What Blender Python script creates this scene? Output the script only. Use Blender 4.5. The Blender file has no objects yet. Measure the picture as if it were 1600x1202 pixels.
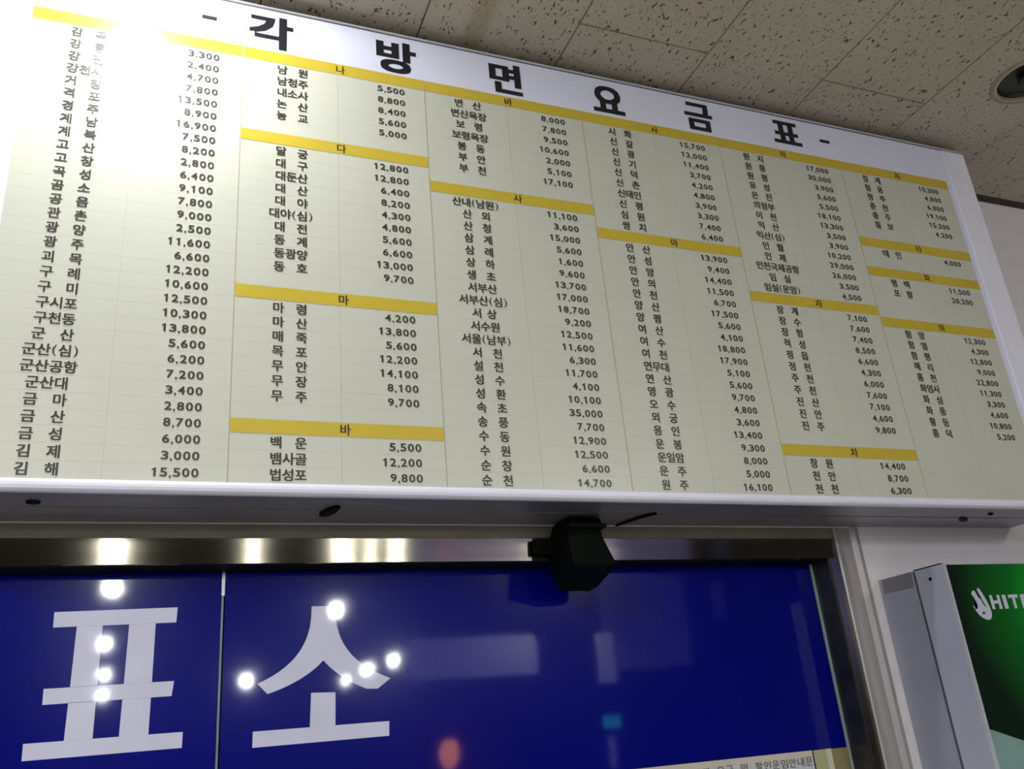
import bpy, bmesh, math, random
from mathutils import Matrix, Vector
random.seed(7)
scene = bpy.context.scene
COL = scene.collection

# ------------------------------------------------------------------ camera
cam_d = bpy.data.cameras.new('camera')
cam = bpy.data.objects.new('camera', cam_d)
COL.objects.link(cam)
RIGHT = Vector((0.9300949560, -0.3577475731, -0.0833069429))
DOWN = Vector((0.0630232765, 0.3788578314, -0.9233064552))
FWD = Vector((0.3618721312, 0.8535124004, 0.3749201823))
rot = Matrix((RIGHT, -DOWN, -FWD)).transposed()
cam.matrix_world = Matrix.Translation((0.2898001, -1.5619354, 1.6)) @ rot.to_4x4()
cam_d.sensor_fit = 'HORIZONTAL'
cam_d.sensor_width = 36.0
cam_d.lens = 1391.35 / 1600 * 36.0
cam_d.clip_start = 0.02
cam_d.clip_end = 80
scene.camera = cam

# ------------------------------------------------------------------ view / world / light
vs = scene.view_settings
vs.view_transform = 'Standard'
vs.look = 'None'
vs.exposure = 0.0
vs.gamma = 1.0
vs.use_curve_mapping = False
world = bpy.data.worlds.new('hall_world')
scene.world = world
world.use_nodes = True
world.node_tree.nodes['Background'].inputs[0].default_value = (0.75, 0.8, 0.9, 1)
world.node_tree.nodes['Background'].inputs[1].default_value = 0.02


def area(name, loc, size, size_y, power, color, aim=None):
    d = bpy.data.lights.new(name, 'AREA')
    d.shape = 'RECTANGLE'
    d.size = size
    d.size_y = size_y
    d.energy = power
    d.color = color
    o = bpy.data.objects.new(name, d)
    COL.objects.link(o)
    o.location = loc
    if aim is not None:
        o.rotation_euler = (Vector(aim) - Vector(loc)).to_track_quat('-Z', 'Y').to_euler()
    return o


# unseen fill lights added for ambient light, behind the camera under the ceiling
area('hall_fill_light', (-1.7, -2.6, 3.12), 0.35, 1.3, 138, (0.95, 0.97, 1.0))
area('hall_fill_light', (-1.9, -5.6, 3.12), 0.35, 1.3, 138, (0.95, 0.97, 1.0))
area('hall_fill_light', (3.6, -5.0, 3.12), 0.35, 1.3, 112, (1.0, 0.95, 0.9))

# ------------------------------------------------------------------ materials
def srgb(r, g, b):
    def f(c):
        c /= 255.0
        return c / 12.92 if c <= 0.04045 else ((c + 0.055) / 1.055) ** 2.4
    return (f(r), f(g), f(b), 1)


def mat(name, color, rough=0.6, metal=0.0, coat=0.0, coat_rough=0.05, spec=0.5, var=0.06, vscale=14.0,
        bump=0.0, bscale=60.0, emit=None, estr=0.0, stretch=(1, 1, 1), aniso=0.0):
    m = bpy.data.materials.new(name)
    m.use_nodes = True
    nt = m.node_tree
    b = nt.nodes['Principled BSDF']
    b.inputs['Roughness'].default_value = rough
    b.inputs['Metallic'].default_value = metal
    b.inputs['Coat Weight'].default_value = coat
    b.inputs['Coat Roughness'].default_value = coat_rough
    b.inputs['Specular IOR Level'].default_value = spec
    b.inputs['Anisotropic'].default_value = aniso
    tc = nt.nodes.new('ShaderNodeTexCoord')
    mp = nt.nodes.new('ShaderNodeMapping')
    mp.inputs['Scale'].default_value = stretch
    nt.links.new(tc.outputs['Object'], mp.inputs[0])
    n = nt.nodes.new('ShaderNodeTexNoise')
    n.inputs['Scale'].default_value = vscale
    n.inputs['Detail'].default_value = 4
    nt.links.new(mp.outputs[0], n.inputs['Vector'])
    mr = nt.nodes.new('ShaderNodeMapRange')
    mr.inputs[1].default_value = 0.3
    mr.inputs[2].default_value = 0.7
    mr.inputs[3].default_value = 1.0 - var
    mr.inputs[4].default_value = 1.0 + var
    nt.links.new(n.outputs[0], mr.inputs[0])
    vm = nt.nodes.new('ShaderNodeVectorMath')
    vm.operation = 'SCALE'
    vm.inputs[0].default_value = color[:3]
    nt.links.new(mr.outputs[0], vm.inputs['Scale'])
    nt.links.new(vm.outputs[0], b.inputs['Base Color'])
    if bump > 0:
        n2 = nt.nodes.new('ShaderNodeTexNoise')
        n2.inputs['Scale'].default_value = bscale
        n2.inputs['Detail'].default_value = 3
        nt.links.new(mp.outputs[0], n2.inputs['Vector'])
        bp = nt.nodes.new('ShaderNodeBump')
        bp.inputs['Strength'].default_value = bump
        bp.inputs['Distance'].default_value = 0.01
        nt.links.new(n2.outputs[0], bp.inputs['Height'])
        nt.links.new(bp.outputs[0], b.inputs['Normal'])
        if coat > 0:
            nt.links.new(bp.outputs[0], b.inputs['Coat Normal'])
    if emit:
        b.inputs['Emission Color'].default_value = emit
        b.inputs['Emission Strength'].default_value = estr
    return m


M = {}
M['cream'] = mat('cream_print', (0.61, 0.62, 0.52, 1), rough=0.29, var=0.025, vscale=5, spec=0.5)
M['white'] = mat('white_print', (0.76, 0.78, 0.92, 1), rough=0.29, var=0.02, vscale=5)
M['yellow'] = mat('yellow_print', (0.60, 0.46, 0.045, 1), rough=0.29, var=0.04, vscale=9)
M['ink'] = mat('dark_ink', (0.05, 0.045, 0.035, 1), rough=0.29, var=0.1)
M['title_ink'] = mat('black_ink', (0.008, 0.007, 0.012, 1), rough=0.45, var=0.1)
M['rule'] = mat('brown_rule_ink', (0.47, 0.40, 0.28, 1), rough=0.5)
M['rule_faint'] = mat('faint_rule_ink', (0.55, 0.53, 0.40, 1), rough=0.5)
M['bezel'] = mat('white_painted_aluminium', (0.86, 0.86, 0.96, 1), rough=0.35, var=0.03)
M['sheet'] = mat('grey_sheet_metal', (0.33, 0.33, 0.38, 1), rough=0.38, metal=0.75, var=0.12, vscale=6, stretch=(1, 6, 6))
M['steel'] = mat('hairline_steel', (0.20, 0.18, 0.13, 1), rough=0.12, metal=1.0, var=0.15, vscale=5, stretch=(1, 8, 8),
                 aniso=0.97)
_nt = M['steel'].node_tree                     # brushed along x: highlights stretch up and down
_tg = _nt.nodes.new('ShaderNodeTangent')
_tg.direction_type = 'RADIAL'
_tg.axis = 'X'
_nt.links.new(_tg.outputs[0], _nt.nodes['Principled BSDF'].inputs['Tangent'])
_nt.nodes['Principled BSDF'].inputs['Anisotropic Rotation'].default_value = 0.0
M['olive'] = mat('aged_beige_metal', (0.19, 0.178, 0.13, 1), rough=0.5, metal=0.3, var=0.12, vscale=8)
M['black'] = mat('black_rubber', (0.003, 0.003, 0.003, 1), spec=0.1, rough=0.6)
M['blackplastic'] = mat('black_plastic', (0.002, 0.0035, 0.002, 1), spec=0.08, rough=0.6, var=0.2)
M['jamb'] = mat('worn_grey_beige_aluminium', (0.40, 0.37, 0.35, 1), rough=0.4, metal=0.35, var=0.08, vscale=18, stretch=(3, 3, .4))
M['jamb_dark'] = mat('dark_jamb_lining', (0.06, 0.06, 0.065, 1), rough=0.25, metal=0.6, var=0.3, vscale=14, stretch=(1, 1, 1.5))
M['film'] = mat('blue_window_film', (0.0004, 0.0020, 0.165, 1), rough=0.2, coat=0.5, coat_rough=0.045, var=0.12, vscale=3,
                bump=0.02, bscale=5, spec=0.07)
M['letter'] = mat('pale_lavender_vinyl', (0.60, 0.60, 0.74, 1), rough=0.35, coat=0.5, coat_rough=0.04, var=0.05, bump=0.02, bscale=5)
M['glass_edge'] = mat('green_glass_edge', (0.33, 0.42, 0.38, 1), rough=0.2, var=0.1)
M['seam'] = mat('bluish_glass_seam', (0.13, 0.19, 0.24, 1), rough=0.25, var=0.15)
M['paper'] = mat('cream_paper', (0.55, 0.52, 0.42, 1), rough=0.8)
M['paper_white'] = mat('bluish_white_paper', (0.50, 0.54, 0.56, 1), rough=0.8)
M['paper_green'] = mat('yellow_green_paper', (0.40, 0.40, 0.20, 1), rough=0.8)
M['notice_ink'] = mat('faded_notice_ink', (0.17, 0.15, 0.11, 1), rough=0.7)
M['brown_paper'] = mat('brown_paper', (0.24, 0.19, 0.09, 1), rough=0.8)
M['side_shadow'] = mat('grey_side_shadow', (0.22, 0.21, 0.23, 1), rough=0.5, metal=0.2)
M['wood'] = mat('brown_counter_wood', (0.13, 0.10, 0.045, 1), rough=0.5, var=0.3, stretch=(1, 8, 1))
M['alu'] = mat('bluish_painted_aluminium', (0.50, 0.52, 0.62, 1), rough=0.42, metal=0.25, var=0.05, vscale=7)
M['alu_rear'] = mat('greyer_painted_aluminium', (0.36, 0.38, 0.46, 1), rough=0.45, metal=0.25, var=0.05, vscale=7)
M['alu_dark'] = mat('dark_groove_aluminium', (0.10, 0.10, 0.12, 1), rough=0.5, metal=0.3)
M['alu_edge'] = mat('bright_aluminium_edge', (0.62, 0.62, 0.66, 1), rough=0.3, metal=0.3)
M['trim_dark'] = mat('dark_brown_moulding', (0.045, 0.035, 0.032, 1), rough=0.5, var=0.2)
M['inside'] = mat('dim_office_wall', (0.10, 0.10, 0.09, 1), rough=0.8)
M['hall'] = mat('hall_plaster', (0.05, 0.05, 0.05, 1), rough=0.8)
M['floor'] = mat('terrazzo_floor', (0.38, 0.36, 0.33, 1), rough=0.45, var=0.25, vscale=40)
M['lamp_on'] = mat('lit_lamp', (0.9, 0.9, 0.9, 1), emit=(0.93, 0.96, 1.0, 1), estr=260)
M['bulb_near'] = mat('lit_near_bulb', (0.9, 0.9, 0.9, 1), emit=(0.96, 0.98, 1.0, 1), estr=1050)
M['can'] = mat('dark_lamp_can', (0.02, 0.028, 0.02, 1), rough=0.3, metal=0.4)
M['ring'] = mat('beige_lamp_ring', (0.30, 0.27, 0.20, 1), rough=0.35, metal=0.2)
M['ring_bright'] = mat('bright_lamp_rim', (0.55, 0.53, 0.46, 1), rough=0.25, metal=0.5)
M['hair_white'] = mat('logo_white', (0.55, 0.56, 0.68, 1), rough=0.5)
M['teal'] = mat('pale_teal_print', (0.20, 0.34, 0.30, 1), rough=0.4)


def nodes_of(name):
    m = bpy.data.materials.new(name)
    m.use_nodes = True
    return m, m.node_tree, m.node_tree.nodes['Principled BSDF']


# mineral-fibre tile: beige with small dark pits and worm marks
def tile_material():
    m, nt, b = nodes_of('pitted_mineral_tile')
    b.inputs['Roughness'].default_value = 0.9
    b.inputs['Specular IOR Level'].default_value = 0.2
    tc = nt.nodes.new('ShaderNodeTexCoord')
    oi = nt.nodes.new('ShaderNodeObjectInfo')
    geo = nt.nodes.new('ShaderNodeNewGeometry')
    mp = nt.nodes.new('ShaderNodeMapping')
    mp.inputs['Scale'].default_value = (1.0, 0.5, 1.0)
    mp.inputs['Rotation'].default_value = (0, 0, 0.25)
    nt.links.new(geo.outputs['Position'], mp.inputs[0])
    # pits
    n1 = nt.nodes.new('ShaderNodeTexNoise')
    n1.inputs['Scale'].default_value = 120
    n1.inputs['Detail'].default_value = 2.0
    n1.inputs['Roughness'].default_value = 0.6
    nt.links.new(mp.outputs[0], n1.inputs['Vector'])
    r1 = nt.nodes.new('ShaderNodeMapRange')
    r1.inputs[1].default_value = 0.625
    r1.inputs[2].default_value = 0.68
    nt.links.new(n1.outputs[0], r1.inputs[0])
    # fine pin holes
    n2 = nt.nodes.new('ShaderNodeTexNoise')
    n2.inputs['Scale'].default_value = 260
    n2.inputs['Detail'].default_value = 1.0
    nt.links.new(mp.outputs[0], n2.inputs['Vector'])
    r2 = nt.nodes.new('ShaderNodeMapRange')
    r2.inputs[1].default_value = 0.66
    r2.inputs[2].default_value = 0.74
    r2.inputs[4].default_value = 0.6
    nt.links.new(n2.outputs[0], r2.inputs[0])
    mx = nt.nodes.new('ShaderNodeMath')
    mx.operation = 'MAXIMUM'
    nt.links.new(r1.outputs[0], mx.inputs[0])
    nt.links.new(r2.outputs[0], mx.inputs[1])
    # broad ageing
    n3 = nt.nodes.new('ShaderNodeTexNoise')
    n3.inputs['Scale'].default_value = 3.0
    n3.inputs['Detail'].default_value = 3
    nt.links.new(geo.outputs['Position'], n3.inputs['Vector'])
    base = nt.nodes.new('ShaderNodeMixRGB')
    base.inputs[1].default_value = (0.46, 0.42, 0.34, 1)
    base.inputs[2].default_value = (0.58, 0.54, 0.45, 1)
    nt.links.new(n3.outputs[0], base.inputs[0])
    # brown water stain running across one tile
    sx = nt.nodes.new('ShaderNodeSeparateXYZ')
    nt.links.new(geo.outputs['Position'], sx.inputs[0])
    ab = nt.nodes.new('ShaderNodeMath')
    ab.operation = 'SUBTRACT'
    ab.inputs[1].default_value = 0.925
    nt.links.new(sx.outputs[0], ab.inputs[0])
    ab2 = nt.nodes.new('ShaderNodeMath')
    ab2.operation = 'ABSOLUTE'
    nt.links.new(ab.outputs[0], ab2.inputs[0])
    sr = nt.nodes.new('ShaderNodeMapRange')
    sr.inputs[1].default_value = 0.035
    sr.inputs[2].default_value = 0.015
    sr.inputs[3].default_value = 0.0
    sr.inputs[4].default_value = 0.45
    nt.links.new(ab2.outputs[0], sr.inputs[0])
    st = nt.nodes.new('ShaderNodeMixRGB')
    st.inputs[2].default_value = (0.30, 0.22, 0.09, 1)
    nt.links.new(sr.outputs[0], st.inputs[0])
    nt.links.new(base.outputs[0], st.inputs[1])
    dk = nt.nodes.new('ShaderNodeMixRGB')
    dk.inputs[2].default_value = (0.10, 0.082, 0.055, 1)
    nt.links.new(mx.outputs[0], dk.inputs[0])
    nt.links.new(st.outputs[0], dk.inputs[1])
    nt.links.new(dk.outputs[0], b.inputs['Base Color'])
    iv = nt.nodes.new('ShaderNodeMath')
    iv.operation = 'SUBTRACT'
    iv.inputs[0].default_value = 1.0
    nt.links.new(mx.outputs[0], iv.inputs[1])
    bp = nt.nodes.new('ShaderNodeBump')
    bp.inputs['Strength'].default_value = 0.5
    bp.inputs['Distance'].default_value = 0.003
    nt.links.new(iv.outputs[0], bp.inputs['Height'])
    nt.links.new(bp.outputs[0], b.inputs['Normal'])
    return m


M['tile'] = tile_material()


# off-white wall paint with grime streaks
def wall_material():
    m, nt, b = nodes_of('grimy_white_wall')
    b.inputs['Roughness'].default_value = 0.65
    geo = nt.nodes.new('ShaderNodeNewGeometry')
    mp = nt.nodes.new('ShaderNodeMapping')
    mp.inputs['Scale'].default_value = (3, 3, 16)
    nt.links.new(geo.outputs['Position'], mp.inputs[0])
    n = nt.nodes.new('ShaderNodeTexNoise')
    n.inputs['Scale'].default_value = 2.2
    n.inputs['Detail'].default_value = 6
    n.inputs['Roughness'].default_value = 0.65
    nt.links.new(mp.outputs[0], n.inputs['Vector'])
    mx = nt.nodes.new('ShaderNodeMixRGB')
    mx.inputs[1].default_value = (0.72, 0.67, 0.65, 1)
    mx.inputs[2].default_value = (0.86, 0.82, 0.84, 1)
    nt.links.new(n.outputs[0], mx.inputs[0])
    nt.links.new(mx.outputs[0], b.inputs['Base Color'])
    n2 = nt.nodes.new('ShaderNodeTexNoise')
    n2.inputs['Scale'].default_value = 180
    nt.links.new(geo.outputs['Position'], n2.inputs['Vector'])
    bp = nt.nodes.new('ShaderNodeBump')
    bp.inputs['Strength'].default_value = 0.15
    bp.inputs['Distance'].default_value = 0.004
    nt.links.new(n2.outputs[0], bp.inputs['Height'])
    nt.links.new(bp.outputs[0], b.inputs['Normal'])
    return m


M['wall'] = wall_material()


# green poster: radial gradient in colour and emission, dark rim to vivid centre
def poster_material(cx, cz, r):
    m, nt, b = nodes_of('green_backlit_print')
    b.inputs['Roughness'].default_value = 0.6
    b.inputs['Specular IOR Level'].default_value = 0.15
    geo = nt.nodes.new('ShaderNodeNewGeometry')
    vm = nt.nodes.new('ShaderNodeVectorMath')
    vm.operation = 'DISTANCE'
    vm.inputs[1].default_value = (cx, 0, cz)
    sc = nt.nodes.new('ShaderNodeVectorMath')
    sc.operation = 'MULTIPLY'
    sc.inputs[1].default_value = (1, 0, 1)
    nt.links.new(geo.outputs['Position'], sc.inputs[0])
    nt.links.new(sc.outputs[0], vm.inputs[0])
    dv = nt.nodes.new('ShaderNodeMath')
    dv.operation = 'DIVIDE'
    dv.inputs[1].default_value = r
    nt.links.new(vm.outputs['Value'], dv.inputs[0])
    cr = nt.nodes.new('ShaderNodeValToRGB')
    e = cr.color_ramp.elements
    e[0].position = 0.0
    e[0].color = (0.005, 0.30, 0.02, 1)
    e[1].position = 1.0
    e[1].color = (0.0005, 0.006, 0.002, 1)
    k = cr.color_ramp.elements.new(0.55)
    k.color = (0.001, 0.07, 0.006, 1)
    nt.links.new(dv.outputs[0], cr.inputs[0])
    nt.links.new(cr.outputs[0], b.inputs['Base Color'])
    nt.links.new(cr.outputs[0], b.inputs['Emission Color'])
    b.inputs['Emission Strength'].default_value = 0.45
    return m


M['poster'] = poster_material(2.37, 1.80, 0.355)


# ------------------------------------------------------------------ helpers
def link(name, me, m, parent=None):
    o = bpy.data.objects.new(name, me)
    COL.objects.link(o)
    if m is not None and len(me.materials) == 0:
        me.materials.append(m)
    if parent is not None:
        o.parent = parent
        o.matrix_parent_inverse = Matrix.Identity(4)
    return o


def build(name, bm, m, parent=None, bevel=0.0, smooth=False):
    if bevel > 0:
        bmesh.ops.bevel(bm, geom=[e for e in bm.edges], offset=bevel, segments=2, affect='EDGES', clamp_overlap=True)
    me = bpy.data.meshes.new(name)
    bm.to_mesh(me)
    bm.free()
    if smooth:
        for f in me.polygons:
            f.use_smooth = True
    return link(name, me, m, parent)


def addbox(bm, x0, x1, y0, y1, z0, z1):
    vs_ = [bm.verts.new(p) for p in ((x0, y0, z0), (x1, y0, z0), (x1, y1, z0), (x0, y1, z0),
                                     (x0, y0, z1), (x1, y0, z1), (x1, y1, z1), (x0, y1, z1))]
    for f in ((0, 3, 2, 1), (4, 5, 6, 7), (0, 1, 5, 4), (1, 2, 6, 5), (2, 3, 7, 6), (3, 0, 4, 7)):
        bm.faces.new([vs_[i] for i in f])


def box(name, x0, x1, y0, y1, z0, z1, m, parent=None, bevel=0.0):
    bm = bmesh.new()
    addbox(bm, x0, x1, y0, y1, z0, z1)
    return build(name, bm, m, parent, bevel)


def prism_yz(name, pts, x0, x1, m, parent=None, bevel=0.0):
    """profile in (y, z) swept along x"""
    bm = bmesh.new()
    a = [bm.verts.new((x0, y, z)) for y, z in pts]
    b = [bm.verts.new((x1, y, z)) for y, z in pts]
    n = len(pts)
    for i in range(n):
        bm.faces.new((a[i], a[(i + 1) % n], b[(i + 1) % n], b[i]))
    bm.faces.new(a[::-1])
    bm.faces.new(b)
    bmesh.ops.recalc_face_normals(bm, faces=bm.faces)
    return build(name, bm, m, parent, bevel)


def prism_xy(name, pts, z0, z1, m, parent=None, bevel=0.0):
    bm = bmesh.new()
    a = [bm.verts.new((x, y, z0)) for x, y in pts]
    b = [bm.verts.new((x, y, z1)) for x, y in pts]
    n = len(pts)
    for i in range(n):
        bm.faces.new((a[i], a[(i + 1) % n], b[(i + 1) % n], b[i]))
    bm.faces.new(a[::-1])
    bm.faces.new(b)
    bmesh.ops.recalc_face_normals(bm, faces=bm.faces)
    return build(name, bm, m, parent, bevel)


def plate_xz(name, polys, y, th, m, parent=None):
    """flat vinyl / print: polygons in (x, z), front at y, thickness th towards +y"""
    bm = bmesh.new()
    for pts in polys:
        a = [bm.verts.new((px, y, pz)) for px, pz in pts]
        b = [bm.verts.new((px, y + th, pz)) for px, pz in pts]
        n = len(pts)
        bm.faces.new(a)
        bm.faces.new(b[::-1])
        for i in range(n):
            bm.faces.new((a[i], b[i], b[(i + 1) % n], a[(i + 1) % n]))
    bmesh.ops.recalc_face_normals(bm, faces=bm.faces)
    return build(name, bm, m, parent)


def empty(name, loc, label=None, cat=None, group=None):
    o = bpy.data.objects.new(name, None)
    COL.objects.link(o)
    o.empty_display_size = 0.1
    o.location = loc
    if label:
        o['label'] = label
        o['category'] = cat
    if group:
        o['group'] = group
    return o


def adopt(root):
    """children were modelled in world coordinates: bake the offset of their root"""
    bpy.context.view_layer.update()
    inv = root.matrix_world.inverted()
    for c in root.children:
        c.matrix_parent_inverse = inv


def tag(o, label, cat, group=None):
    o['label'] = label
    o['category'] = cat
    if group:
        o['group'] = group
    return o


def struct(o):
    o['kind'] = 'structure'
    return o


# ------------------------------------------------------------------ lettering (built-in font outlines turned into meshes)
_glyph = {}


def glyph(ch, off):
    key = (ch, off)
    if key in _glyph:
        return _glyph[key]
    if ch == '1':                      # a flagged one drawn by hand (the built-in one is a bare bar)
        _glyph[key] = ([(.20, 0), (.34, 0), (.34, .70), (.25, .70), (.20, .64), (.08, .57), (.08, .47), (.20, .51)],
                       [(0, 1, 2, 7), (2, 3, 4, 7), (4, 5, 6, 7)], .08, .34, 0, .70)
        return _glyph[key]
    preload(ch, off)
    return _glyph[key]


def preload(chars, off):
    """outlines of many characters at once: one text with a character per line, cut apart line by line"""
    chars = [c_ for c_ in sorted(set(chars)) if c_ not in '1 \n']
    c = bpy.data.curves.new('g', 'FONT')
    c.body = '\n'.join(['H'] + chars + ['H'])
    c.size = 1.0
    c.offset = off
    c.resolution_u = 3
    c.space_line = 4.0
    o = bpy.data.objects.new('g', c)
    COL.objects.link(o)
    dg = bpy.context.evaluated_depsgraph_get()
    me = bpy.data.meshes.new_from_object(o.evaluated_get(dg))
    v = [(p.co.x, p.co.y) for p in me.vertices]
    f = [tuple(p.vertices) for p in me.polygons]
    bpy.data.objects.remove(o)
    bpy.data.curves.remove(c)
    bpy.data.meshes.remove(me)
    hi = max(p[1] for p in v)
    lo = min(p[1] for p in v)
    n = len(chars) + 1
    hv = [p[1] for p in v if p[1] > hi - 1.5]
    step = ((min(hv)) - lo) / n                # baseline distance, first H to last H
    base0 = min(hv) + off                      # the H stands on the baseline
    rows = [[] for _ in range(n + 1)]
    where = {}
    for i_, (x_, y_) in enumerate(v):
        r_ = int(round((base0 + 0.35 - y_) / step - 0.0))
        r_ = max(0, min(n, r_))
        where[i_] = (r_, len(rows[r_]))
        rows[r_].append((x_, y_ - (base0 - r_ * step)))
    faces = [[] for _ in range(n + 1)]
    for q in f:
        faces[where[q[0]][0]].append(tuple(where[k][1] for k in q))
    for i_, ch_ in enumerate(chars):
        v_, f_ = rows[i_ + 1], faces[i_ + 1]
        _store(ch_, off, v_, f_)


def _store(ch, off, v, f):
    xs = [p[0] for p in v] or [0]
    ys = [p[1] for p in v] or [0]
    _glyph[(ch, off)] = (v, f, min(xs), max(xs), min(ys), max(ys))


class Text:
    def __init__(self, bold=0.024):
        self.v, self.f = [], []
        self.bold = bold

    def put(self, ch, off, fx, fz, y):
        v, f = glyph(ch, off)[:2]
        w = 0.0 if ch in '0123456789,' or ord(ch) < 128 else self.bold
        # heavier strokes: the outline is laid over itself with small shifts
        for n, (dx, dz) in enumerate(((-w, -w * .6), (w, -w * .6), (-w, w * .6), (w, w * .6), (0, 0)) if w else ((0, 0),)):
            k = len(self.v)
            self.v += [(fx(p[0] + dx), y - n * 0.00002, fz(p[1] + dz)) for p in v]
            self.f += [tuple(k + i for i in q) for q in f]

    def fit(self, ch, off, x0, x1, z0, z1, y):
        _, _, a, b, c, d = glyph(ch, off)
        self.put(ch, off, lambda t: x0 + (t - a) / (b - a) * (x1 - x0), lambda t: z0 + (t - c) / (d - c) * (z1 - z0), y)

    def build(self, name, m, parent):
        me = bpy.data.meshes.new(name)
        me.from_pydata(self.v, [], self.f)
        me.update()
        return link(name, me, m, parent)


# the printed fares: (row, town, fare); '#' starts a section with its yellow band
DATA = [
    [(0, '#가')] + [(i + 1, n, p) for i, (n, p) in enumerate([
        ('감곡', '3,300'), ('강릉', '2,400'), ('강진', '4,700'), ('강천사', '7,800'), ('거창', '13,500'), ('격포', '8,900'), ('경주', '16,900'),
        ('계남', '7,500'), ('계북', '8,200'), ('고산', '2,800'), ('고창', '6,400'), ('곡성', '9,100'), ('곰소', '7,800'), ('공음', '9,000'),
        ('관촌', '2,500'), ('광양', '11,600'), ('광주', '6,600'), ('괴목', '12,200'), ('구례', '10,600'), ('구미', '12,500'), ('구시포', '10,300'),
        ('구천동', '13,800'), ('군산', '5,600'), ('군산(심)', '6,200'), ('군산공항', '7,200'), ('군산대', '3,400'), ('금마', '2,800'),
        ('금산', '8,700'), ('금성', '6,000'), ('김제', '3,000'), ('김해', '15,500')])],
    [(0, '#나'), (1, '남원', '5,500'), (2, '남청주', '8,800'), (3, '내소사', '8,400'), (4, '논산', '5,600'), (5, '능교', '5,000'),
     (7, '#다'), (8, '달궁', '12,800'), (9, '대구', '12,800'), (10, '대둔산', '6,400'), (11, '대산', '8,200'), (12, '대야', '4,300'),
     (13, '대야(심)', '4,800'), (14, '대전', '5,600'), (15, '동계', '6,600'), (16, '동광양', '13,000'), (17, '동호', '9,700'),
     (19, '#마'), (20, '마령', '4,200'), (21, '마산', '13,800'), (22, '매죽', '5,600'), (23, '목포', '12,200'), (24, '무안', '14,100'),
     (25, '무장', '8,100'), (26, '무주', '9,700'), (28, '#바'), (29, '백운', '5,500'), (30, '뱀사골', '12,200'), (31, '법성포', '9,800')],
    [(0, '#바'), (1, '변산', '8,000'), (2, '변산욕장', '7,800'), (3, '보령', '9,500'), (4, '보령욕장', '10,600'), (5, '봉동', '2,000'),
     (6, '부안', '5,100'), (7, '부천', '17,100'), (9, '#사')] + [(i + 10, n, p) for i, (n, p) in enumerate([
        ('산내(남원)', '11,100'), ('산외', '3,600'), ('산청', '15,000'), ('삼계', '5,600'), ('삼례', '1,600'), ('상하', '9,600'), ('생초', '13,700'),
        ('서부산', '17,000'), ('서부산(심)', '18,700'), ('서상', '9,200'), ('서수원', '12,500'), ('서울(남부)', '11,600'), ('서천', '6,300'),
        ('설천', '11,700'), ('성수', '4,100'), ('성환', '10,100'), ('속초', '35,000'), ('송풍', '7,700'), ('수동', '12,900'), ('수원', '12,500'),
        ('순창', '6,600'), ('순천', '14,700')])],
    [(0, '#사')] + [(i + 1, n, p) for i, (n, p) in enumerate([
        ('시화', '15,700'), ('신갈', '12,000'), ('신광', '11,400'), ('신기', '3,700'), ('신덕', '4,200'), ('신촌', '4,800'), ('신태인', '3,900'),
        ('신평', '3,300'), ('심원', '7,400'), ('쌍치', '6,400')])] + [(11, '#아')] + [(i + 12, n, p) for i, (n, p) in enumerate([
        ('안산', '13,900'), ('안성', '9,400'), ('안양', '14,400'), ('안의', '11,500'), ('안천', '6,700'), ('양산', '17,500'), ('양평', '5,600'),
        ('여산', '4,100'), ('여수', '18,800'), ('여천', '17,900'), ('연무대', '5,100'), ('연산', '5,600'), ('영광', '9,700'), ('오수', '4,800'),
        ('외궁', '3,600'), ('용인', '13,400'), ('운봉', '9,300'), ('운일암', '8,000'), ('운주', '5,000'), ('원주', '16,100')])],
    [(0, '#아')] + [(i + 1, n, p) for i, (n, p) in enumerate([
        ('원지', '17,000'), ('원통', '30,000'), ('원평', '3,900'), ('유성', '5,600'), ('은진', '5,500'), ('의정부', '18,100'), ('이천', '13,300'),
        ('익산', '3,500'), ('익산(심)', '3,900'), ('인월', '10,200'), ('인제', '29,000'), ('인천국제공항', '26,000'), ('임실', '3,500'),
        ('임실(운암)', '4,500')])] + [(15, '#자')] + [(i + 16, n, p) for i, (n, p) in enumerate([
        ('장계', '7,100'), ('장수', '7,600'), ('장항', '7,400'), ('적성', '8,500'), ('정읍', '6,600'), ('정천', '4,300'), ('주천', '6,000'),
        ('주천', '7,600'), ('진산', '7,100'), ('진안', '4,600'), ('진주', '9,800')])] + [
        (28, '#차'), (29, '창원', '14,400'), (30, '천안', '8,700'), (31, '천천', '6,300')],
    [(0, '#차'), (1, '청계', '10,200'), (2, '청웅', '4,800'), (3, '청주', '6,800'), (4, '춘천', '19,100'), (5, '충주', '15,200'), (6, '칠보', '4,200'),
     (8, '#타'), (9, '태인', '4,000'), (11, '#파'), (12, '평택', '11,500'), (13, '포항', '20,200'), (16, '#하')] +
    [(i + 17, n, p) for i, (n, p) in enumerate([
        ('함양', '12,300'), ('함열', '4,300'), ('함평', '12,800'), ('해리', '9,000'), ('홍천', '22,800'), ('화엄사', '11,300'), ('화심', '3,300'),
        ('화풍', '4,600'), ('황등', '10,800'), ('흥덕', '5,200')])],
]
_all = ''.join(''.join(r[1:]) for rows in DATA for r in rows).replace('#', '') + '각방면요금표승차권요금및할인운임안내문'
preload([c_ for c_ in _all if c_ not in '0123456789,'], 0.0)
preload('0234567890,', 0.02)
preload('HITE', 0.045)

# ------------------------------------------------------------------ setting
WALL_Y, CEIL = 0.21, 3.186
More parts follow.
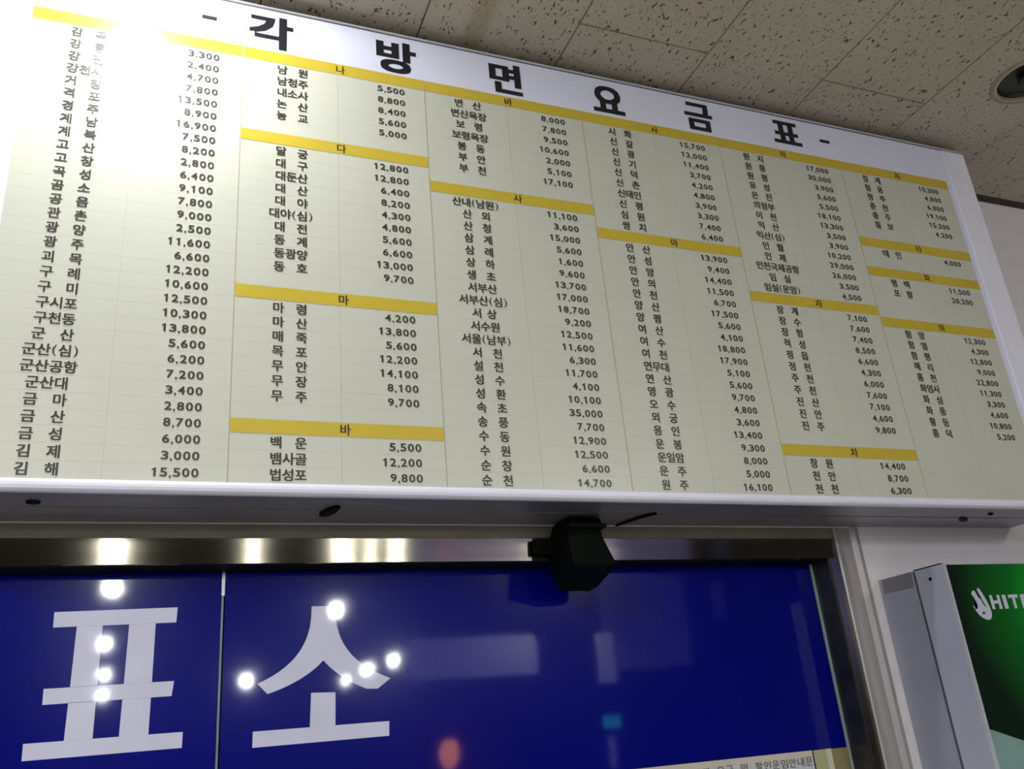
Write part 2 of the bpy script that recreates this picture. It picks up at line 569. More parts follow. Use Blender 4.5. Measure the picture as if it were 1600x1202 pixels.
# wall around the ticket window opening (opening x -2.6..1.96, z 1.02..2.044)
w = empty('wall_back', (0, WALL_Y, 0))
struct(w)
box('wall_panel', 1.955, 4.6, WALL_Y, WALL_Y + 0.16, 0, 3.22, M['wall'], w)
box('wall_panel', -3.4, 1.955, WALL_Y, WALL_Y + 0.16, 2.040, 3.22, M['wall'], w)
box('wall_panel', -3.4, 1.955, WALL_Y, WALL_Y + 0.16, 0, 1.02, M['wall'], w)
box('wall_panel', -3.4, -2.6, WALL_Y, WALL_Y + 0.16, 1.02, 2.040, M['wall'], w)
adopt(w)
struct(box('wall_left', -3.5, -3.4, -20.2, 2.6, 0, 3.22, M['hall']))
struct(box('wall_right', 6.6, 6.7, -20.2, WALL_Y + 0.16, 0, 3.22, M['hall']))
struct(box('wall_front', -3.5, 6.7, -20.3, -20.2, 0, 3.22, M['hall']))
struct(box('wall_back_side', 4.6, 6.6, WALL_Y, WALL_Y + 0.16, 0, 3.22, M['wall']))
struct(box('floor', -3.5, 6.7, -20.3, 2.6, -0.1, 0, M['floor']))
# ticket office interior behind the glass
off_ = empty('wall_office', (0, 2.5, 0))
struct(off_)
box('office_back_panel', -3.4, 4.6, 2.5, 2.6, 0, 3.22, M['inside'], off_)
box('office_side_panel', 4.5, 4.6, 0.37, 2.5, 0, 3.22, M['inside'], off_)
adopt(off_)

ceil = struct(box('ceiling', -3.5, 6.7, -20.3, 2.6, CEIL + 0.014, CEIL + 0.10, M['hall']))
# individual tiles in running bond, joints recessed
PX, X0, PL = 0.3625, 0.7965, 0.725
HOLES = [(2.462, -0.292, 0.088), (0.178, -0.300, 0.088)]
G = 0.0016
for i in range(-7, 11):
    xa = X0 + i * PX
    joint = -0.125 if (i % 2) else -0.125 - PX
    for k in range(-4, 2):
        ya, yb = joint + k * PL, joint + (k + 1) * PL
        yb = min(yb, WALL_Y)
        if ya >= WALL_Y - 0.02:
            continue
        bm = bmesh.new()
        x_0, x_1, y_0, y_1 = xa + G, xa + PX - G, ya + G, yb - G
        hole = [h for h in HOLES if x_0 - h[2] < h[0] < x_1 + h[2] and y_0 - h[2] < h[1] < y_1 + h[2]]
        if not hole:
            addbox(bm, x_0, x_1, y_0, y_1, CEIL, CEIL + 0.014)
            bev = 0.0012
            top = [e for e in bm.edges if all(abs(v.co.z - CEIL) < 1e-6 for v in e.verts)]
            bmesh.ops.bevel(bm, geom=top, offset=bev, segments=1, affect='EDGES')
            build('ceiling_tile', bm, M['tile'], ceil)
        else:
            # tile with the lamp opening cut out (polar fan clipped to the tile)
            hx, hy, hr = hole[0]
            N = 64
            ring, rect = [], []
            ok = x_0 < hx - hr and hx + hr < x_1 and y_0 < hy - hr and hy + hr < y_1
            if not ok:
                # the opening crosses the joint: cut with a boolean
                addbox(bm, x_0, x_1, y_0, y_1, CEIL, CEIL + 0.014)
                o = build('ceiling_tile', bm, M['tile'], ceil)
                bc = bmesh.new()
                bmesh.ops.create_cone(bc, cap_ends=True, segments=48, radius1=hr - 0.004, radius2=hr - 0.004, depth=0.1,
                                      matrix=Matrix.Translation((hx, hy, CEIL)))
                cut = build('cutter', bc, None)
                md = o.modifiers.new('b', 'BOOLEAN')
                md.operation = 'DIFFERENCE'
                md.object = cut
                md.solver = 'EXACT'
                dg = bpy.context.evaluated_depsgraph_get()
                me = bpy.data.meshes.new_from_object(o.evaluated_get(dg))
                o.modifiers.clear()
                o.data = me
                bpy.data.objects.remove(cut)
                continue
            for q in range(N):
                a = 2 * math.pi * (q + 0.5) / N
                cx_, sy_ = math.cos(a), math.sin(a)
                ring.append(bm.verts.new((hx + (hr - .004) * cx_, hy + (hr - .004) * sy_, CEIL)))
                t = min((x_1 - hx) / cx_ if cx_ > 0 else (x_0 - hx) / cx_,
                        (y_1 - hy) / sy_ if sy_ > 0 else (y_0 - hy) / sy_)
                rect.append(bm.verts.new((hx + t * cx_, hy + t * sy_, CEIL)))
            for q in range(N):
                bm.faces.new((ring[q], ring[(q + 1) % N], rect[(q + 1) % N], rect[q]))
            for cx_, cy_ in ((x_0, y_0), (x_0, y_1), (x_1, y_0), (x_1, y_1)):
                best = sorted(range(N), key=lambda q: (rect[q].co.x - cx_) ** 2 + (rect[q].co.y - cy_) ** 2)[:2]
                va = bm.verts.new((cx_, cy_, CEIL))
                bm.faces.new((rect[best[0]], rect[best[1]], va))
            ext = bmesh.ops.extrude_face_region(bm, geom=list(bm.faces))
            for v in ext['geom']:
                if isinstance(v, bmesh.types.BMVert):
                    v.co.z += 0.014
            bmesh.ops.recalc_face_normals(bm, faces=bm.faces)
            build('ceiling_tile', bm, M['tile'], ceil)

# dark moulding where the wall meets the ceiling
tr = struct(prism_yz('trim_1', [(WALL_Y, CEIL), (WALL_Y - 0.016, CEIL), (WALL_Y - 0.016, CEIL - 0.004),
                                (WALL_Y - 0.006, CEIL - 0.010), (WALL_Y - 0.006, CEIL - 0.015), (WALL_Y, CEIL - 0.015)],
                     -3.4, 6.6, M['trim_dark']))

# ------------------------------------------------------------------ ticket window
OX0, OX1 = -2.6, 1.88
GY = 0.28
win = struct(empty('window_1', (0.2, GY, 1.02)))
box('header_face', OX0, 1.8795, 0.206, 0.30, 2.0147, 2.0415, M['olive'], win, 0.0015)
prism_yz('header_steel_strip', [(0.2085, 2.0146), (0.2115, 1.9665), (0.2140, 1.9655), (0.300, 1.9655), (0.300, 2.0146)], OX0, 1.868,
         M['steel'], win)
box('track_channel', OX0, 1.862, 0.218, 0.300, 1.9635, 1.9660, M['black'], win)
box('track_lip', OX0, 1.846, 0.272, 0.277, 1.9635, 1.9690, M['glass_edge'], win)
# right jamb: flat ridge profile
prism_xy('side_jamb', [(1.880, 0.30), (1.880, 0.207), (1.8835, 0.204), (1.888, 0.206), (1.902, 0.2085), (1.932, 0.2085),
                       (1.938, 0.206), (1.946, 0.203), (1.955, 0.203), (1.960, 0.207), (1.960, 0.30)], 1.02, 2.0415, M['jamb'], win)
prism_xy('jamb_steel_strip', [(1.880, 0.30), (1.880, 0.2085), (1.8545, 0.2115), (1.853, 0.2135), (1.853, 0.30)], 1.02, 1.966, M['steel'], win)
box('jamb_lining', 1.851, 1.8535, 0.216, 0.30, 1.02, 1.9655, M['jamb_dark'], win)
box('window_sill', OX0, 1.955, 0.15, 0.40, 1.00, 1.025, M['steel'], win, 0.002)


def pane(x0, x1, y, edge_right, edge_left):
    p = box('glass_pane', x0, x1, y, y + 0.005, 1.03, 1.968, M['pane'], win)
    return p


gm, gnt, gb = nodes_of('clear_glass')
gb.inputs['Base Color'].default_value = (0.9, 0.97, 0.94, 1)
gb.inputs['Roughness'].default_value = 0.02
gb.inputs['Transmission Weight'].default_value = 1.0
gb.inputs['IOR'].default_value = 1.45
M['pane'] = gm
SX = 0.4205
FZ0, FZ1 = 1.5335, 1.966
panes = []
for (x0, x1) in ((-1.02, SX - 0.003), (SX + 0.003, 1.8445)):
    p = pane(x0, x1, GY, True, True)
    panes.append(p)
    box('blue_film', x0 + 0.001, x1 - 0.001, GY - 0.0006, GY - 0.0001, FZ0, FZ1, M['film'], p)
box('pane_edge', SX - 0.0028, SX + 0.0012, GY - 0.0002, GY + 0.004, 1.03, 1.965, M['seam'], win)
box('pane_catch', SX - 0.0030, SX + 0.0026, GY - 0.0012, GY + 0.0005, 1.918, 1.965, M['alu_edge'], win)
box('pane_edge', 1.8447, 1.8505, GY - 0.004, GY + 0.004, 1.03, 1.9645, M['glass_edge'], win)
box('glass_pane', -2.59, -1.026, GY, GY + 0.005, 1.03, 1.968, M['pane'], win)

# vinyl lettering of the film: two big syllables
ly, lt = GY - 0.0011, 0.0005
A = [[(0.1275, 1.8947), (0.3385, 1.8978), (0.3370, 1.8696), (0.1280, 1.8674)],
     [(0.1235, 1.7618), (0.3392, 1.7635), (0.3362, 1.7371), (0.1240, 1.7350)],
     [(0.1010, 1.6731), (0.3590, 1.6737), (0.3587, 1.6466), (0.1015, 1.6455)],
     [(0.1669, 1.8676), (0.2100, 1.8680), (0.2100, 1.7630), (0.1655, 1.7625)],
     [(0.1650, 1.7360), (0.2096, 1.7364), (0.2094, 1.6735), (0.1639, 1.6733)],
     [(0.2550, 1.8684), (0.3010, 1.8690), (0.3010, 1.7634), (0.2535, 1.7630)],
     [(0.2530, 1.7366), (0.3010, 1.7369), (0.3007, 1.6736), (0.2520, 1.6735)]]
plate_xz('film_letter', A, ly, lt, M['letter'], panes[0])


def stroke(center, w0, w1):
    """outline of a brush stroke along a centre line"""
    n = len(center)
    L, Rr = [], []
    for i, (x, z) in enumerate(center):
        a = center[max(0, i - 1)]
        b = center[min(n - 1, i + 1)]
        dx, dz = b[0] - a[0], b[1] - a[1]
        l = math.hypot(dx, dz)
        hw = (w0 + (w1 - w0) * i / (n - 1)) / 2
        L.append((x - dz / l * hw, z + dx / l * hw))
        Rr.append((x + dz / l * hw, z - dx / l * hw))
    return [[L[i], L[i + 1], Rr[i + 1], Rr[i]] for i in range(n - 1)]


def bez(p0, p1, p2, p3, n=14):
    r = []
    for i in range(n + 1):
        t = i / n
        r.append(tuple((1 - t) ** 3 * p0[k] + 3 * (1 - t) ** 2 * t * p1[k] + 3 * (1 - t) * t * t * p2[k] + t ** 3 * p3[k] for k in (0, 1)))
    return r


# left leg and right leg of the second syllable share a solid stem
ol = bez((0.5910, 1.8926), (0.5925, 1.822), (0.560, 1.778), (0.4888, 1.7499))
ol += bez((0.5081, 1.7302), (0.556, 1.744), (0.592, 1.764), (0.6139, 1.7875))
ol += bez((0.6139, 1.7875), (0.640, 1.758), (0.668, 1.742), (0.6990, 1.7290))[1:]
ol += [(0.7216, 1.7280)]
ol += bez((0.7482, 1.7465), (0.668, 1.778), (0.6365, 1.822), (0.6388, 1.8926))
mf = bmesh.new()
vsx = [mf.verts.new((x, ly, z)) for x, z in ol]
mf.faces.new(vsx)
bmesh.ops.triangulate(mf, faces=list(mf.faces), ngon_method='EAR_CLIP')
for q in ([(0.5903, 1.7277), (0.6374, 1.7260), (0.6368, 1.6655), (0.5879, 1.6655)], [(0.4826, 1.6650), (0.7429, 1.6658), (0.7421, 1.6387), (0.4822, 1.6369)]):
    mf.faces.new([mf.verts.new((x, ly, z)) for x, z in q])
ext = bmesh.ops.extrude_face_region(mf, geom=list(mf.faces))
for v in ext['geom']:
    if isinstance(v, bmesh.types.BMVert):
        v.co.y += lt
bmesh.ops.recalc_face_normals(mf, faces=mf.faces)
build('film_letter', mf, M['letter'], panes[1])
for p in panes:
    pass
adopt(win)

# notice sheets stuck under the film, seen through the lower clear glass
nt_ = empty('notice_sheet', (1.2, GY, 1.5), 'cream printed notice sheet stuck on glass just under the blue film', 'notice')
box('sheet', 0.75, 1.741, GY - 0.0012, GY - 0.0004, 1.33, 1.5325, M['paper_white'], nt_)
box('sheet_border', 0.75, 1.741, GY - 0.0016, GY - 0.0012, 1.5180, 1.5325, M['paper'], nt_)
tt = Text()
x = 1.392
for ch in '승차권 요금 및 할인운임안내문':
    if ch == ' ':
        x += 0.016
        continue
    tt.fit(ch, 0.0, x, x + 0.0185, 1.5010, 1.5195, GY - 0.0019)
    x += 0.0232
tt.build('notice_lettering', M['notice_ink'], nt_)
adopt(nt_)
s2 = empty('notice_strip', (1.77, GY, 1.5), 'narrow yellow-green, cream and brown paper strip at right corner under blue film', 'notice')
box('green_strip', 1.745, 1.781, GY - 0.0012, GY - 0.0004, 1.33, 1.5320, M['paper_green'], s2)
box('cream_strip', 1.781, 1.797, GY - 0.0014, GY - 0.0004, 1.33, 1.5325, M['paper'], s2)
box('brown_strip', 1.797, 1.8435, GY - 0.0012, GY - 0.0004, 1.33, 1.5315, M['brown_paper'], s2)
adopt(s2)
cb = box('office_cupboard', 1.2, 2.9, 0.60, 1.1, 0.0, 1.80, M['wood'])
tag(cb, 'brown wooden cupboard behind the glass at the lower right', 'cupboard')

# ------------------------------------------------------------------ fare board
BZ0, BZ1, BX0, BX1 = 2.0441, 3.1573, -0.105, 2.505
ZT, ZB = 3.0349, 2.0648
ROW = (ZT - ZB) / 32
board = empty('fare_board', (1.2, WALL_Y, 2.044), 'long white bus fare board of Korean town names and prices above the glass', 'sign')
# sheet metal body: front part and slightly narrower rear part with a seam between
box('body_front', BX0, BX1, 0.004, 0.102, BZ0 + 0.001, BZ1 - 0.001, M['sheet'], board, 0.001)
box('body_rear', BX0 + 0.001, BX1 - 0.001, 0.106, WALL_Y, BZ0 + 0.001, BZ1 - 0.001, M['sheet'], board, 0.001)
box('body_seam', BX0 + 0.003, BX1 - 0.003, 0.100, 0.108, BZ0 + 0.0035, BZ1 - 0.004, M['black'], board)
# printed front panel
box('front_panel', BX0 + 0.004, BX1 - 0.004, 0.0, 0.004, BZ0 + 0.004, BZ1 - 0.004, M['white'], board)
# bezel: rounded bottom rail, thin double line on top, side strips
prism_yz('bottom_rail', [(0.012, BZ0 - 0.0005), (0.002, BZ0), (-0.004, BZ0 + 0.003), (-0.0065, BZ0 + 0.008), (-0.0065, BZ0 + 0.013),
                         (-0.004, BZ0 + 0.018), (0.0, BZ0 + 0.0205), (0.012, BZ0 + 0.0205)], BX0, BX1, M['bezel'], board)
prism_yz('top_rail', [(0.010, BZ1 + 0.0005), (-0.003, BZ1), (-0.003, BZ1 - 0.0035), (-0.001, BZ1 - 0.0045), (0.0, BZ1 - 0.0045), (0.010, BZ1 - 0.0045)],
         BX0, BX1, M['alu_edge'], board)
prism_yz('top_rail_groove', [(0.0, BZ1 - 0.0045), (-0.0006, BZ1 - 0.0045), (-0.0006, BZ1 - 0.0075), (0.0, BZ1 - 0.0075)], BX0, BX1, M['alu_dark'], board)
for xa, xb in ((BX0, BX0 + 0.085), (BX1 - 0.085, BX1)):
    s = box('side_rail', xa, xb, -0.004, 0.004, BZ0 + 0.0205, BZ1 - 0.0075, M['bezel'], board, 0.002)
# cream table
box('table_print', 0.0, 2.4, -0.0005, 0.0, ZB, ZT, M['cream'], board)
YP = -0.0009
for c in range(7):
    x = c * 0.4
    if 0 < c < 7:
        box('column_rule', x - 0.0011, x + 0.0011, YP, -0.0005, ZB, ZT, M['rule'], board) if c < 6 else None
for c in range(6):
    x = c * 0.4 + 0.2
    box('middle_rule', x - 0.0006, x + 0.0006, YP + 0.0001, -0.0005, ZB, ZT, M['rule_faint'], board)
bm = bmesh.new()
for r in range(1, 32):
    z = ZT - r * ROW
    addbox(bm, 0.0, 2.4, YP + 0.0003, -0.0005, z - 0.0003, z + 0.0003)
build('row_rules', bm, M['rule_faint'], board)

YT = YP - 0.0006
DH = glyph('0', 0.02)
DS = 0.0160 / (DH[5] - DH[4])
DB = DH[4] * DS
for c, rows in enumerate(DATA):
    cx = c * 0.4
    for row in rows:
        names, fares, heads = Text(), Text(), Text()
        slot = row[0]
        zt = ZT - slot * ROW
        zc = zt - ROW * 0.5
        if row[1][0] == '#':
            box('section_band', cx + (0.0012 if c else 0), cx + 0.4 - 0.0012, YP - 0.0002, -0.0004, zt - ROW * 0.96, zt - ROW * (0.0 if slot == 0 else 0.06),
                M['yellow'], board)
            s = 0.0235
            heads.put(row[1][1], 0.0, lambda t: cx + 0.196 + t * s, lambda t: zc - 0.0003 + (t - 0.38) * s, YT)
            heads.build('section_letter', M['ink'], board)
            continue
        name, price = row[1], row[2]
        # destination: four-character grid, two-syllable names spread over three cells
        s = 0.0245
        pitch = 0.0220
        cells = []
        if len(name) == 2:
            cells = [(name[0], -1), (name[1], 1)] if not (c == 2 and name in ('서상',)) else [(name[0], -0.75), (name[1], 0.75)]
        else:
            wsum = sum(0.5 if ch in '()' else 1 for ch in name)
            pos = -wsum / 2
            for ch in name:
                wd = 0.5 if ch in '()' else 1
                cells.append((ch, pos + wd / 2))
                pos += wd
        for ch, k in cells:
            v, f, a, b, lo, hi = glyph(ch, 0.0)
            xc = cx + 0.1035 + k * pitch
            if ch in '()':
                names.fit(ch, 0.0, xc - 0.0035, xc + 0.0035, zc - 0.0115, zc + 0.0105, YT)
            else:
                names.put(ch, 0.0, lambda t: xc + (t - 0.46) * s, lambda t: zc + (t - 0.38) * s, YT)
        # fare, right aligned
        xr = cx + 0.3535
        for ch in reversed(price):
            v, f, a, b, lo, hi = glyph(ch, 0.02)
            if ch == ',':
                xr -= 0.0062
                fares.put(ch, 0.02, lambda t: xr + 0.0012 + (t - a) * DS, lambda t: zc - 0.0085 + (t - DB) * DS * 0.9, YT)
            else:
                xr -= 0.0147
                wd = 0.0120 if ch != '1' else 0.0068
                sh = 0.0014 if ch != '1' else 0.0030
                fares.fit(ch, 0.02, xr + sh, xr + sh + wd, zc - 0.0085, zc + 0.0075, YT)
        names.build('destination_name', M['ink'], board)
        fares.build('fare_figure', M['ink'], board)

TITLE = [('각', .4115, .5015, 3.0440, 3.1330), ('방', .6925, .7815, 3.0430, 3.1335), ('면', .9675, 1.0465, 3.0455, 3.1350),
         ('요', 1.2420, 1.3270, 3.0470, 3.1290), ('금', 1.5120, 1.5940, 3.0480, 3.1350), ('표', 1.7930, 1.8815, 3.0600, 3.1340)]
for ch, x0, x1, z0, z1 in TITLE:
    t = Text(0.042)
    t.fit(ch, 0.0, x0 + 0.002, x1 - 0.002, z0 + 0.0015, z1 - 0.0015, -0.0008)
    t.build('title_character', M['title_ink'], board)
for x0, x1 in ((0.313, 0.343), (1.951, 1.985)):
    box('title_dash', x0, x1, -0.0008, -0.0001, 3.0895, 3.0995, M['title_ink'], board)


# latches and screws under the board
def disc(name, x, y, z, r, h, m, parent, sx=1.0, n=20):
    bm = bmesh.new()
    bmesh.ops.create_cone(bm, cap_ends=True, segments=n, radius1=r * 0.85, radius2=r, depth=h,
                          matrix=Matrix.Translation((x, y, z - h / 2)) @ Matrix.Diagonal((sx, 1, 1, 1)))
    return build(name, bm, m, parent, smooth=False)


def latch(pts, wd, th, name='latch'):
    """bent strap under the body; pts = (x, y, drop)"""
    bm = bmesh.new()
    prev = None
    for i, (x, y, dz) in enumerate(pts):
        a = pts[max(0, i - 1)]
        b = pts[min(len(pts) - 1, i + 1)]
        d = Vector((b[0] - a[0], b[1] - a[1], 0)).normalized()
        n = Vector((-d.y, d.x, 0)) * wd[i] / 2
        p = Vector((x, y, BZ0 + 0.001 - dz))
        ringv = [bm.verts.new(p + n), bm.verts.new(p - n), bm.verts.new(p - n - Vector((0, 0, th))), bm.verts.new(p + n - Vector((0, 0, th)))]
        if prev:
            for q in range(4):
                bm.faces.new((prev[q], prev[(q + 1) % 4], ringv[(q + 1) % 4], ringv[q]))
        else:
            bm.faces.new(ringv)
        prev = ringv
    bm.faces.new(prev[::-1])
    bmesh.ops.recalc_face_normals(bm, faces=bm.faces)
    return build(name, bm, M['black'], board, 0.0008)


latch([(0.586, 0.135, 0), (0.590, 0.122, 0.001), (0.598, 0.095, 0.001), (0.606, 0.070, 0.0)], [0.010, 0.020, 0.022, 0.010], 0.006)
latch([(1.258, 0.196, 0.002), (1.270, 0.165, 0.001), (1.284, 0.128, 0), (1.294, 0.108, 0), (1.304, 0.092, 0)], [0.005, 0.008, 0.014, 0.016, 0.012], 0.004)
latch([(2.205, 0.100, 0), (2.222, 0.112, 0), (2.238, 0.124, 0), (2.250, 0.130, 0)], [0.006, 0.020, 0.020, 0.008], 0.004)
disc('screw', 2.262, 0.060, BZ0 + 0.001, 0.007, 0.004, M['black'], board)
disc('screw', 0.096, 0.071, BZ0 + 0.001, 0.009, 0.004, M['black'], board, 1.3)
adopt(board)

# ------------------------------------------------------------------ black sensor box hung on the header
sb = empty('sensor_box', (1.15, 0.206, 1.95), 'black faceted sensor box fixed to the window header below the fare board', 'sensor')
bm = bmesh.new()
levels = [  # z, xl, xr, y_front, chamfer of the front vertical edges
    (2.0400, 1.106, 1.196, 0.128, 0.012),
    (2.0140, 1.096, 1.186, 0.108, 0.016),
    (1.9990, 1.094, 1.190, 0.102, 0.022),
    (1.9360, 1.096, 1.200, 0.098, 0.006),
    (1.9330, 1.097, 1.199, 0.100, 0.006),
    (1.9060, 1.104, 1.194, 0.176, 0.012),
    (1.8985, 1.112, 1.180, 0.190, 0.012)]
rings = []
for z, xl, xr, yf, ch in levels:
    rings.append([bm.verts.new(q) for q in ((xl, WALL_Y - 0.004, z), (xl, yf + ch * .4, z), (xl + ch * .4, yf, z), (xr - ch, yf, z), (xr, yf + ch * 1.6, z), (xr, WALL_Y - 0.004, z))])
for a, b in zip(rings, rings[1:]):
    for i in range(6):
        bm.faces.new((a[i], a[(i + 1) % 6], b[(i + 1) % 6], b[i]))
bm.faces.new(rings[0])
bm.faces.new(rings[-1][::-1])
bmesh.ops.recalc_face_normals(bm, faces=bm.faces)
build('sensor_body', bm, M['blackplastic'], sb, 0.0015)
box('sensor_lip', 1.098, 1.186, 0.103, 0.206, 2.0150, 2.0235, M['black'], sb, 0.001)
box('mounting_arm', 1.052, 1.100, 0.186, 0.206, 1.9760, 2.0090, M['blackplastic'], sb, 0.002)
adopt(sb)

# ------------------------------------------------------------------ green light box on the right wall
LX, LZ1 = 1.990, 1.908
lb = empty('advertising_light_box', (2.4, WALL_Y, 1.2), 'grey aluminium light box with green poster and white emblem on right wall', 'sign')
LXR = 2.75
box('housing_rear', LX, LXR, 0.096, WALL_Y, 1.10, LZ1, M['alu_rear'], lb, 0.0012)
box('housing_front', LX, LXR, 0.002, 0.088, 1.10, LZ1, M['alu'], lb, 0.0012)
box('housing_groove', LX + 0.003, LXR - 0.003, 0.086, 0.098, 1.103, LZ1 - 0.003, M['alu_dark'], lb)
box('face_frame', LX - 0.0005, LX + 0.0055, -0.004, 0.003, 1.10, LZ1, M['alu_edge'], lb)
box('face_frame', LXR - 0.0055, LXR, -0.004, 0.003, 1.10, LZ1, M['alu_edge'], lb)
box('face_frame', LX + 0.0055, LXR - 0.0055, -0.004, 0.003, LZ1 - 0.004, LZ1 + 0.0004, M['alu_edge'], lb)
box('face_frame', LX + 0.0055, LXR - 0.0055, -0.004, 0.003, 1.10, 1.106, M['alu_edge'], lb)
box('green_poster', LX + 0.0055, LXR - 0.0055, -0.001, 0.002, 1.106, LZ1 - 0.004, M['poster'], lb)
box('side_shadow', LX - 0.0012, LX + 0.001, 0.099, WALL_Y - 0.012, LZ1 - 0.036, LZ1 - 0.0015, M['side_shadow'], lb)  # thin darker sheet standing in for the board's shadow on the housing side
box('top_shadow_line', LX - 0.0006, LX + 0.03, 0.004, 0.090, LZ1 - 0.0005, LZ1 + 0.0016, M['black'], lb)  # black strip standing in for the shaded gap along the top edge
disc_bm = bmesh.new()
bmesh.ops.create_cone(disc_bm, cap_ends=True, segments=16, radius1=0.0035, radius2=0.0042, depth=0.003,
                      matrix=Matrix.Translation((LX - 0.001, 0.045, 1.880)) @ Matrix.Rotation(math.pi / 2, 4, 'Y'))
build('screw', disc_bm, M['black'], lb)
# pale teal shape at the bottom of the poster
arc = bez((LX + 0.0056, 1.5480), (2.04, 1.5360), (2.10, 1.508), (2.20, 1.490), 16)
plate_xz('teal_print', [arc + [(2.37, 1.482), (2.54, 1.490), (2.62, 1.502), (2.69, 1.524), (LXR - 0.0056, 1.548), (LXR - 0.0056, 1.30), (LX + 0.0056, 1.30)]], -0.0014, 0.0004, M['teal'], lb)
# round white emblem with two upright prongs and a cut-out eye
em = [(2.0520, 1.8360), (2.0560, 1.8420), (2.0640, 1.8440), (2.0720, 1.8270), (2.0780, 1.8230), (2.0765, 1.8330), (2.0730, 1.8470), (2.0800, 1.8495),
      (2.0870, 1.8380), (2.0935, 1.8220), (2.0985, 1.8060), (2.1000, 1.7930), (2.0970, 1.7830), (2.0900, 1.7770), (2.0800, 1.7765), (2.0690, 1.7810),
      (2.0590, 1.7890), (2.0515, 1.8000), (2.0470, 1.8110), (2.0540, 1.8050), (2.0610, 1.8040), (2.0625, 1.8130), (2.0580, 1.8260)]
me_b = bmesh.new()
me_b.faces.new([me_b.verts.new((x, -0.0016, z)) for x, z in em])
bmesh.ops.triangulate(me_b, faces=list(me_b.faces), ngon_method='EAR_CLIP')
build('emblem', me_b, M['hair_white'], lb)
plate_xz('emblem_cutout', [[(2.0690, 1.7925), (2.0740, 1.7955), (2.0800, 1.7945), (2.0790, 1.7900), (2.0720, 1.7895)]], -0.0020, 0.0003, M['alu_dark'], lb)
plate_xz('emblem_cutout', [[(2.0775, 1.8330), (2.0830, 1.8180), (2.0880, 1.8075), (2.0865, 1.8055), (2.0800, 1.8130), (2.0760, 1.8250)]], -0.0020, 0.0003, M['alu_dark'], lb)
t = Text()
x = 2.1060
for ch, wd in (('H', 0.0320), ('I', 0.0120), ('T', 0.0310), ('E', 0.027)):
    t.fit(ch, 0.045, x, x + wd, 1.8000, 1.8320, -0.0016)
    x += wd + 0.0078
t.build('poster_lettering', M['hair_white'], lb)
adopt(lb)


# ------------------------------------------------------------------ recessed downlights near the board
def tube(bm, r0, r1, z0, z1, cx, cy, n=48):
    a = [bm.verts.new((cx + r0 * math.cos(2 * math.pi * i / n), cy + r0 * math.sin(2 * math.pi * i / n), z0)) for i in range(n)]
    b = [bm.verts.new((cx + r1 * math.cos(2 * math.pi * i / n), cy + r1 * math.sin(2 * math.pi * i / n), z1)) for i in range(n)]
    for i in range(n):
        bm.faces.new((a[i], a[(i + 1) % n], b[(i + 1) % n], b[i]))
    return a, b


def downlight(hx, hy, r, lit, label):
    d = empty('recessed_downlight', (hx, hy, CEIL), label, 'lamp', None)
    bm = bmesh.new()
    tube(bm, r + 0.016, r + 0.014, CEIL, CEIL - 0.003, hx, hy)
    tube(bm, r + 0.014, r + 0.002, CEIL - 0.003, CEIL - 0.004, hx, hy)
    bmesh.ops.recalc_face_normals(bm, faces=bm.faces)
    build('outer_ring', bm, M['ring'], d, smooth=True)
    bm = bmesh.new()
    tube(bm, r + 0.002, r - 0.002, CEIL - 0.004, CEIL - 0.0045, hx, hy)
    tube(bm, r - 0.002, r - 0.004, CEIL - 0.0045, CEIL + 0.006, hx, hy)
    build('inner_rim', bm, M['ring_bright'], d, smooth=True)
    bm = bmesh.new()
    a, b = tube(bm, r - 0.004, r - 0.012, CEIL + 0.004, CEIL + 0.012, hx, hy)
    a, b = tube(bm, r - 0.012, r - 0.030, CEIL + 0.012, CEIL + 0.0135, hx, hy)
    bm.faces.new(b)
    build('reflector_can', bm, M['can'], d, smooth=False)
    bm = bmesh.new()
    bmesh.ops.create_uvsphere(bm, u_segments=24, v_segments=14, radius=0.030, matrix=Matrix.Translation((hx, hy, CEIL - (0.004 if lit else -0.0)) ) @ Matrix.Diagonal((1, 1, 0.5, 1)))
    build('bulb', bm, M['bulb_near'] if lit else M['can'], d, smooth=True)
    adopt(d)
    return d


downlight(2.462, -0.292, 0.088, False, 'unlit round recessed downlight in the tiled ceiling at the right edge')
downlight(0.178, -0.300, 0.088, True, 'lit recessed downlight glaring on the upper left of the fare board')

# lamps of the hall behind the photographer, mirrored in the blue film
HALL = [(-0.022, -6.27, .085, 'topmost of the four lamp spots in a column over the first big letter'),
        (-0.19, -9.92, .08, 'second spot down in the column over the first big letter'),
        (-0.31, -13.53, .085, 'third spot down in the column over the first big letter'),
        (-0.45, -17.1, .09, 'lowest of the four lamp spots in the column over the first big letter'),
        (2.19, -7.86, .085, 'lamp spot on the top of the second big letter'),
        (2.0, -15.4, .12, 'lamp spot left of the second big letter, near the glass seam'),
        (4.226, -13.42, .11, 'lamp spot right of the second big letter, rightmost of all'),
        (4.10, -14.87, .09, 'middle of three lamp spots over the right leg of the second big letter'),
        (4.12, -17.0, .085, 'lowest lamp spot over the right leg of the second big letter')]
for x, y, r, lab in HALL:
    bm = bmesh.new()
    bmesh.ops.create_uvsphere(bm, u_segments=20, v_segments=10, radius=r, matrix=Matrix.Translation((x, y, 3.186 - r * .6)) @ Matrix.Diagonal((.85, .85, 1, 1)))
    o = build('ceiling_lamp', bm, M['lamp_on'], smooth=True)
    tag(o, lab, 'lamp', 'hall ceiling lamps mirrored in the blue film')
M['orange'] = mat('orange_lamp_shade', (0.8, 0.2, 0.05, 1), emit=(1.0, 0.30, 0.05, 1), estr=14)
M['cyan'] = mat('cyan_sign_light', (0.1, 0.6, 0.8, 1), emit=(0.05, 0.6, 0.9, 1), estr=4)
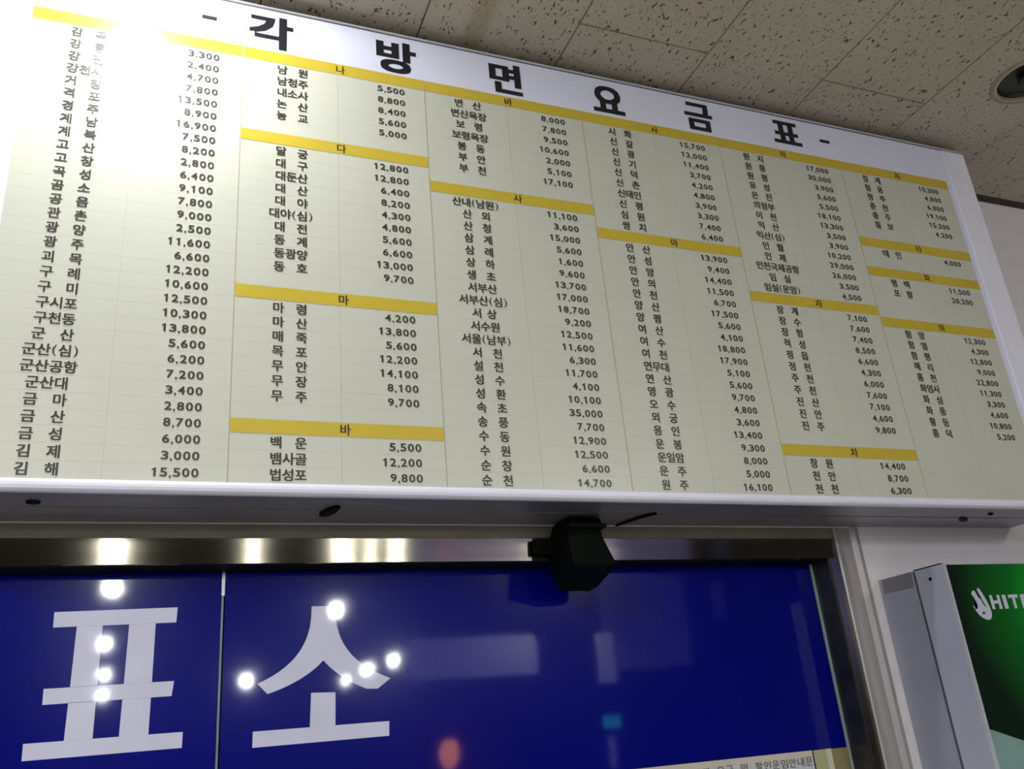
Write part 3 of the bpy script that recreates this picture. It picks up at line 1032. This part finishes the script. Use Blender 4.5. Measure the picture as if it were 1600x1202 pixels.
M['sign_white'] = mat('lit_white_sign', (0.8, 0.8, 0.9, 1), emit=(0.22, 0.22, 1.0, 1), estr=1.8)
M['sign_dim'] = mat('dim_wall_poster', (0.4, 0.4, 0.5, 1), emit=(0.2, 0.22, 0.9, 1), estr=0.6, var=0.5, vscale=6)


def mirrored(px, py, ydist):
    """real-world spot of a thing behind the photographer whose reflection in the film shows at a pixel"""
    d = RIGHT * ((px - 800) / 1391.35) + DOWN * ((py - 601) / 1391.35) + FWD
    t = (ydist + 1.5619354) / d.y
    p = Vector((0.2898001, -1.5619354, 1.6)) + d * t
    return p.x, 2 * GY - p.y, p.z


x, y, z = mirrored(702, 1178, 6.0)
bm = bmesh.new()
bmesh.ops.create_uvsphere(bm, u_segments=20, v_segments=12, radius=0.10, matrix=Matrix.Translation((x, y, z)) @ Matrix.Diagonal((.8, .8, 1.15, 1)))
o = build('paper_lantern', bm, M['orange'], smooth=True)
tag(o, 'small orange glowing lantern mirrored at the bottom of the blue film', 'lamp')
specs = [('lit_sign', (640, 1000), (842, 1052), 6.0, 'sign_white', 0.5, 'long lit sign panel mirrored in blue film right of second big letter'),
         ('lit_pillar_sign', (932, 990), (965, 1066), 6.0, 'sign_white', 1, 'narrow upright lit sign mirrored in middle of the blue film'),
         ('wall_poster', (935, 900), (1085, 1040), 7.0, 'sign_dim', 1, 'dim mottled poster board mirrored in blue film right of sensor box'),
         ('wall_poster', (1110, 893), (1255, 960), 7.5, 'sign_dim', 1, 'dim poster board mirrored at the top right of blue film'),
         ('cyan_sign', (946, 1120), (970, 1136), 6.0, 'cyan', 1, 'small cyan light mirrored low in the blue film'),
         ('light_tube', (954, 1150), (966, 1198), 6.0, 'sign_white', 1, 'short white light tube mirrored under the cyan light')]
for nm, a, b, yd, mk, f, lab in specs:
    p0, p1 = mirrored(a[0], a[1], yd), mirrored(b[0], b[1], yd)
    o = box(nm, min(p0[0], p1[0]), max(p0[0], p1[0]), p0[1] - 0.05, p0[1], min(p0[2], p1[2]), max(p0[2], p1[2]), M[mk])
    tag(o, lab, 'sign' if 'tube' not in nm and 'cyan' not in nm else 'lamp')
